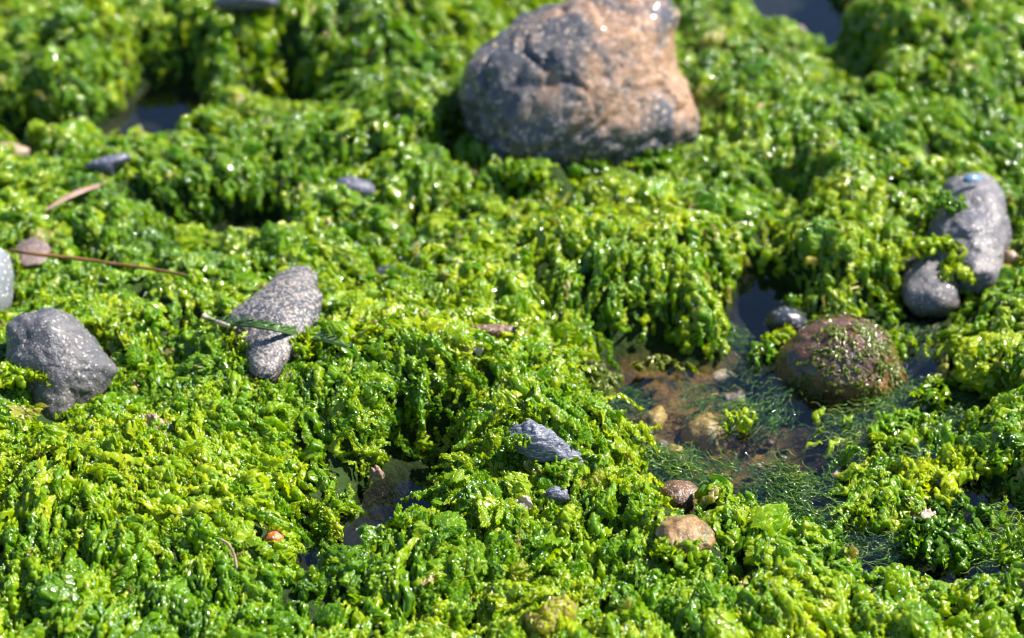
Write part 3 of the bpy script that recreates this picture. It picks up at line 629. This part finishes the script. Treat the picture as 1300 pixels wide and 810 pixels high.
    tag(o, 'long crinkled glossy fronds draped down the seaweed mounds', 'seaweed', kind='stuff'); print('fronds', k)
draped(2100)

def drowned(nc, per):
    x = rng.uniform(.08, .75, nc); y = rng.uniform(-.48, .06, nc)
    bh = base_height(x, y)
    k = rng.uniform(size=nc) < sstep(.004, -.016, bh)*sstep(-.35, .1, fbm(x*7, y*7, 1.2, 131, 3))*(.4+.6*sstep(-.05, -.2, y))
    x, y = x[k], y[k]; nc = len(x); m = nc*per
    ang = np.repeat(math.pi*1.05+1.2*pn(x*4, y*4, 3.3, 135)+rng.normal(0, .35, nc), per)+rng.normal(0, .42, m)
    tn = np.repeat(.3+.5*fbm(x*6, y*6, 2, 137, 2)+rng.normal(0, .22, nc), per)+rng.normal(0, .08, m)
    x = np.repeat(x, per)+rng.normal(0, .011, m); y = np.repeat(y, per)+rng.normal(0, .011, m)
    z = np.minimum(np.maximum(H(x, y), -.03)+rng.uniform(.002, .03, m), -.0015)
    T_ = np.stack([np.cos(ang), np.sin(ang), rng.normal(.03, .12, m)], 1)
    o = scatter('drowned_seaweed', np.stack([x, y, z], 1), eulers(T_, np.tile([0, 0, 1.], (m, 1))), rng.uniform(.5, 1.2, m), rng.integers(0, len(STR), m), tn, proto_collection('thread_piece', STR, M_DROWN))
    tag(o, 'fine green threads of weed drifting in soft tufts under the pool water', 'seaweed', kind='stuff'); print('threads', m)
drowned(520, 85)

# ------------------------------------------------------------------ weed tufts standing clear of the carpet
def join(items): 
    V, F, E, o = [], [], [], 0
    for v, f, e in items: V.append(v); F.append(f+o); E.append(e); o += len(v)
    return np.concatenate(V), np.concatenate(F), np.concatenate(E)
def tuft(label, u, v, rpx, stretch=1.0, ang=0.0, tone=.5, seed=0, z=None, mat=None, dens=1.0, flat=.55, group=None):
    r = np.random.default_rng(1000+seed)
    c = at(u, v, .006) if z == 'float' else surf(u, v, .004); a = rpx/1000.*1.02
    n = int(np.clip(.034*rpx*rpx*stretch*dens, 9, 75)); items = []
    for i in range(n):
        k = r.uniform()
        sc = np.clip(a/.03, .42, .72)*r.uniform(.7, 1.15)
        if k < .6: V, F, e = tube(r.uniform(.022, .04)*sc, r.uniform(.005, .0085)*sc, 300+seed*40+i, n=22, m=10)
        elif k < .8: V, F, e = crumple(r.uniform(.014, .02)*sc, 300+seed*40+i, n=12, m=26)
        else: V, F, e = ribbon(r.uniform(.03, .045)*sc, r.uniform(.01, .016)*sc, 300+seed*40+i, n=26, m=7)
        V = V-V.mean(0); q = math.sqrt(r.uniform())*.95; t_ = r.uniform(0, 2*math.pi)
        px_, py_ = q*math.cos(t_)*a*stretch, q*math.sin(t_)*a*1.15
        pz = flat*a*math.sqrt(max(0, 1-q*q))*r.uniform(.4, 1)
        yaw = (0 if r.uniform() < .6 and stretch > 1.3 else t_)+r.normal(0, .5); tilt = r.normal(q*.5, .3)
        M = np.array(Matrix.Rotation(yaw, 3, 'Z') @ Matrix.Rotation(tilt, 3, 'Y') @ Matrix.Rotation(r.normal(0, .5), 3, 'X'))
        items.append((V@M.T+np.array([px_, py_, pz]), F, e))
    V, F, E = join(items)
    ca, sa = math.cos(ang), math.sin(ang); V = V@np.array([[ca, -sa, 0], [sa, ca, 0], [0, 0, 1]]).T
    o = mesh_obj('seaweed_tuft', V, F, mat or M_TUFT); o.location = c; set_edge(o.data, E)
    at_ = o.data.attributes.new('tone', 'FLOAT', 'POINT'); at_.data.foreach_set('value', np.full(len(V), tone-.14, np.float32))
    return tag(o, label, 'seaweed', group or 'seaweed tufts standing out of the water')
TUFTS = [
 ('long bright tuft pointing down right among the floating tufts right of the pool', 1178,612,25,1.9,R(-52),.72),
 ('small bright tuft at the pool edge below the weedy pool stone', 1118,566,16,1.0,0,.62),
 ('yellow green tuft beside the right bank of the pool, above the long bright tuft', 1145,538,20,1.6,R(20),.7),
 ('beaded tuft leaning up right between weedy pool stone and right bank', 1185,500,18,1.9,R(60),.6),
 ('drooping yellow tuft alone in the dark water above the near bank', 1092,655,16,1.1,R(80),.62),
 ('knobbly tuft just right of the drooping lone tuft', 1128,640,17,1.2,R(70),.55),
 ('big dull green tuft lying low in the dark water at the bottom right', 1192,690,34,1.3,0,.34),
 ('round light tuft nearest the right bank, with a white glint', 1228,588,26,1.3,R(-30),.72),
 ('narrow dark green tuft lying level across the channel at the right', 1225,648,16,2.6,R(8),.4),
 ('olive tuft in the dark channel left of the level tuft', 1160,650,15,1.0,0,.5),
 ('yellow tuft on the water just left of the weedy pool stone', 1000,432,17,1.5,R(25),.62),
 ('lobed tuft lapping over the upper left shoulder of the dry rounded stone', 1205,262,20,1.4,R(35),.6),
 ('thick tuft wedged between the dry rounded stone and the small rough stone', 1196,318,20,1.8,R(-10),.6),
 ('frilly tuft pressing against the lower left of the speckled stone', 300,462,20,1.2,R(-30),.6),
 ('pair of yellow lobes at the mouth of the upper channel', 968,448,17,1.4,R(-30),.66),
 ('round tuft in dark water above the weedy pool stone', 1010,382,13,1.1,0,.55),
 ('light round tuft upper right of the weedy pool stone', 1132,398,17,1.2,R(70),.66),
 ('small tuft touching the right shoulder of the weedy pool stone', 1140,432,17,1.3,R(-60),.6),
 ('olive yellow crinkled tuft at the far left corner of the pool', 742,482,28,1.5,R(-15),.62),
 ('olive frond trailing into the pool under the big far mound', 840,466,14,2.4,R(8),.5),
 ('curled yellow tuft submerged beside the larger ochre stone', 935,535,12,2.2,R(35),.6),
 ('frilly frond lapping over the left side of the humped granite stone', 26,478,26,1.4,R(-20),.6),
 ('frilly frond lapping over the foot of the humped granite stone', 96,532,18,1.6,R(25),.6),
 ('thick lobed tuft hanging over the small rough speckled stone', 1215,345,20,1.3,R(-30),.68),
 ('long lobed tuft lying across the left flank of the dry rounded stone', 1170,312,22,2.2,R(-8),.62),
 ('bulging pale tuft in front of the small dark puddle', 620,610,26,1.1,R(60),.66),
 ('frilly tuft covering the right edge of the speckled stone', 405,430,24,1.3,R(50),.6),
 ('frilly tuft crossing the middle of the speckled stone from its right side', 378,436,19,1.6,R(-12),.6),
 ('frilly tuft pressed under the strand at the left side of the speckled stone', 306,434,14,1.4,R(-40),.58),
 ('frilly tuft lapping over the upper left end of the streaked slate', 656,560,14,1.5,R(-35),.62),
 ('frilly tuft lapping over the near edge of the streaked slate', 704,588,15,1.9,R(-32),.6),
 ('frilly tuft against the left foot of the boulder', 606,190,22,1.5,R(-50),.52),
 ('frilly tuft against the front foot of the boulder, left of its middle', 670,216,20,1.9,R(-8),.58),
 ('frilly tuft against the front foot of the boulder, below its middle', 748,214,20,1.9,R(4),.6),
 ('frilly tuft against the right front foot of the boulder', 832,202,22,1.8,R(20),.58),
 ('frilly tuft climbing the right foot of the humped granite stone', 134,500,18,1.5,R(50),.6),
 ('frilly tuft lapping over the near edge of the tan stone', 868,700,17,2.0,R(5),.6),
]
for i, (lb, u, v, r_, st, an, tn) in enumerate(TUFTS):
    wet = lb.startswith('frilly') or 'speckled stone' in lb or 'rounded stone' in lb or 'puddle' in lb
    tuft(lb, u, v, r_, st, an, tn, seed=i, z=None if wet else 'float', mat=M_OLIVE if 'olive' in lb else None)

# green growth on the stone in the pool
ws = bpy.data.objects['weedy_stone']; items = []
r = np.random.default_rng(77); vn = [(v.co.copy(), v.normal.copy()) for v in ws.data.vertices]; made = 0
while made < 480:
    co_, no_ = vn[r.integers(0, len(vn))]
    p_ = 3.2*np.array(co_)/.09
    if no_.z < -.1 or no_.y > .75 or fbm(p_[0], p_[1], p_[2], 501, 2)+.7*no_.x-.35*no_.y-.05 < r.uniform(-.1, .35): continue
    made += 1
    V, F, e = tube(r.uniform(.006, .015), r.uniform(.0010, .0026), 900+made, n=10, m=6) if made % 2 else ribbon(r.uniform(.010, .024), r.uniform(.003, .007), 900+made, n=14, m=5, ruffle=.0012, bub=.001)
    q = no_.to_track_quat('Z', 'Y').to_matrix() @ Matrix.Rotation(r.uniform(0, 6.28), 3, 'Z')
    items.append((V@np.array(q).T+np.array(co_)+np.array(no_)*.001, F, e))
V, F, E = join(items); gw = mesh_obj('weed_growth', V, F, M_OLIVE, ws); set_edge(gw.data, E); gw['kind'] = 'stuff'
a_ = gw.data.attributes.new('tone', 'FLOAT', 'POINT'); a_.data.foreach_set('value', np.full(len(V), .5, np.float32))

# ------------------------------------------------------------------ strands, blades, shell, scraps
def path_pts(px, lift, n=40):
    P = np.array([surf(u, v, lift) for u, v in px]); t = np.linspace(0, 1, len(P)); s_ = np.linspace(0, 1, n)
    Q = np.stack([np.interp(s_, t, P[:, i]) for i in range(3)], 1)
    for _ in range(6): Q[1:-1] = (Q[:-2]+2*Q[1:-1]+Q[2:])/4
    return Q
def rod(Q, r0, r1, m=7, seed=0, wob=.15, flat=1.0):
    n = len(Q); T_ = np.gradient(Q, axis=0); T_ /= np.linalg.norm(T_, axis=1, keepdims=True)
    A = np.cross(T_, [0, 0, 1.]); A /= np.linalg.norm(A, axis=1, keepdims=True)+1e-9; B = np.cross(A, T_)
    a = np.linspace(0, 2*math.pi, m+1)[:-1]; s_ = np.linspace(0, 1, n)[:, None]
    rr_ = (r0+(r1-r0)*s_)*(1+wob*pn(s_*9, a[None]*.5, seed, seed))
    rr_[0] *= .2; rr_[-1] *= .2
    V = Q[:, None]+(rr_*np.cos(a))[..., None]*A[:, None]+flat*(rr_*np.sin(a))[..., None]*B[:, None]
    F = grid_faces(n, m, True).tolist()+[list(range(m)), list(range((n-1)*m, n*m))[::-1]]
    return V.reshape(-1, 3), F
M_STEM = plain_mat('dry_stem', (.10,.045,.012), (.24,.12,.035), 50, .4)
M_BLADE = plain_mat('dead_blade', (.22,.13,.10), (.42,.28,.20), 40, .45, .2)
M_FEATH = plain_mat('feathery_frond', (.035,.085,.02), (.10,.18,.05), 90, .3, .3)
M_PALEB = plain_mat('bleached_frond', (.38,.30,.22), (.60,.52,.42), 70, .35, .3)
M_SHELL = plain_mat('mussel_shell', (.03,.07,.16), (.22,.36,.50), 60, .15)
M_WHITE = plain_mat('white_pebble', (.55,.53,.50), (.75,.73,.72), 60, .25)
V, F = rod(path_pts([(10,317),(40,322),(90,327),(140,334),(190,341),(236,349)], .032), .0026, .0019, seed=3)
tag(mesh_obj('dry_stem', V, F, M_STEM), 'long thin brown dry stem lying across the weed at the left', 'stem')
Q = path_pts([(56,268),(78,254),(100,243),(122,236),(136,229)], .022, 30)
V, F = rod(Q, .001, .001, m=10, seed=5, flat=.28); Vr = V.reshape(30, 10, 3)
wp = (.2+np.sin(np.linspace(.05, 3.05, 30))**.8*6.0)[:, None, None]; Vr = Q[:, None]+(Vr-Q[:, None])*wp
tag(mesh_obj('dead_blade', Vr.reshape(-1, 3), F, M_BLADE), 'pinkish tan dead leaf blade lying on the blurred weed at the left', 'leaf')
V, F = rod(path_pts([(279,684),(290,690),(298,704),(301,722)], .024, 24), .0016, .0012, seed=8)
tag(mesh_obj('twig', V, F, M_BLADE), 'short curved pinkish twig in the near weed at lower left', 'twig')
V, F = rod(path_pts([(1069,376),(1078,367),(1091,364)], .012, 16), .0016, .0012, seed=9)
tag(mesh_obj('straw', V, F, plain_mat('yellow_straw', (.35,.28,.06), (.5,.42,.12), 60)), 'short bent yellow straw above the weedy pool stone', 'straw')
Q = path_pts([(262,405),(290,412),(320,414),(352,420),(385,428),(418,435),(442,441)], .027, 90)
s_ = np.linspace(0, 1, 90)[:, None]; t_ = np.linspace(0, 1, 9)[None]
wd = .011*np.clip(np.sin(math.pi*(s_*.9+.06)), 0, 1)**.6*(1+.6*pn(s_*9, 0, 4, 7)+.4*pn(s_*26, 0, 4, 8)); fr_ = t_**1.2*.0040*(np.sin(s_*120+5*pn(s_*12, t_, 1, 3))+1.2*pn(s_*22, t_*2, 3, 5))
Vf = Q[:, None]+np.stack([fr_+.003*t_*s_, wd*t_*.75+.5*fr_, wd*t_*.42+.3*fr_-.012*t_**2*0+.001*np.sin(t_*6)], -1)
Vf = Vf.reshape(-1, 3)
fe = mesh_obj('feathery_strand', Vf, grid_faces(90, 9), M_FEATH); sm = fe.modifiers.new('thickness', 'SOLIDIFY'); sm.thickness = .0008
tag(fe, 'dark green feathery strand with a pale end across the speckled stone', 'seaweed')
V, F = rod(Q, .0022, .0008, seed=12); mesh_obj('midrib', V, F, M_FEATH, fe)
V, F = rod(path_pts([(256,400),(268,406),(284,412),(300,416)], .026, 16), .0038, .002, seed=13, wob=.5); mesh_obj('pale_end', V, F, M_PALEB, fe)
# mussel shell: a hollow half valve
nu, nv = 18, 14; uu = np.linspace(0, 1, nu)[:, None]; vv = np.linspace(0, math.pi, nv)[None]
prof = .0085*np.sin(math.pi*uu**.75)**.8
Vm = np.stack([(uu-.5)*.030+0*vv, prof*np.cos(vv)*.75+.004*uu**2, prof*np.sin(vv)*.8], -1).reshape(-1, 3)
ms = mesh_obj('mussel_shell', Vm, grid_faces(nu, nv), M_SHELL); ms.location = surf(1236, 229, .012); ms.rotation_euler = (R(-10), 0, R(12))
so = ms.modifiers.new('thickness', 'SOLIDIFY'); so.thickness = .0012
tag(ms, 'small blue mussel shell at the far tip of the dry rounded stone', 'shell')
for k, (u, v, r_, m_, lb) in enumerate([
  (600,441,.011,M_PALEB,'tiny bleached white frond scrap on top of the middle weed mound'),
  (192,536,.016,M_BLADE,'crumpled pinkish brown frond scrap right of the humped granite stone'),
  (662,641,.013,M_PALEB,'yellowish bleached frond scrap below the streaked slate'),
  (1172,655,.012,M_PALEB,'pale pinkish frond scrap among the floating tufts'),
  (480,601,.009,M_BLADE,'small pinkish frond scrap above the small dark puddle')]):
    V, F, e = crumple(r_, 700+k, n=14, m=28); o = mesh_obj('frond_scrap', V, F, m_); o.location = surf(u, v, .014); tag(o, lb, 'frond')
stone('white_pebble', 'tiny glossy white pebble beside the flat orange brown stone', [(651,428),(654,424),(660,424),(664,428),(660,432),(654,432)], None, .006, M_WHITE, rough=.03, seed=201, sub=3, weedfree=False, cat='pebble')

print('triangles', sum(len(me.polygons)*2 for me in bpy.data.meshes))
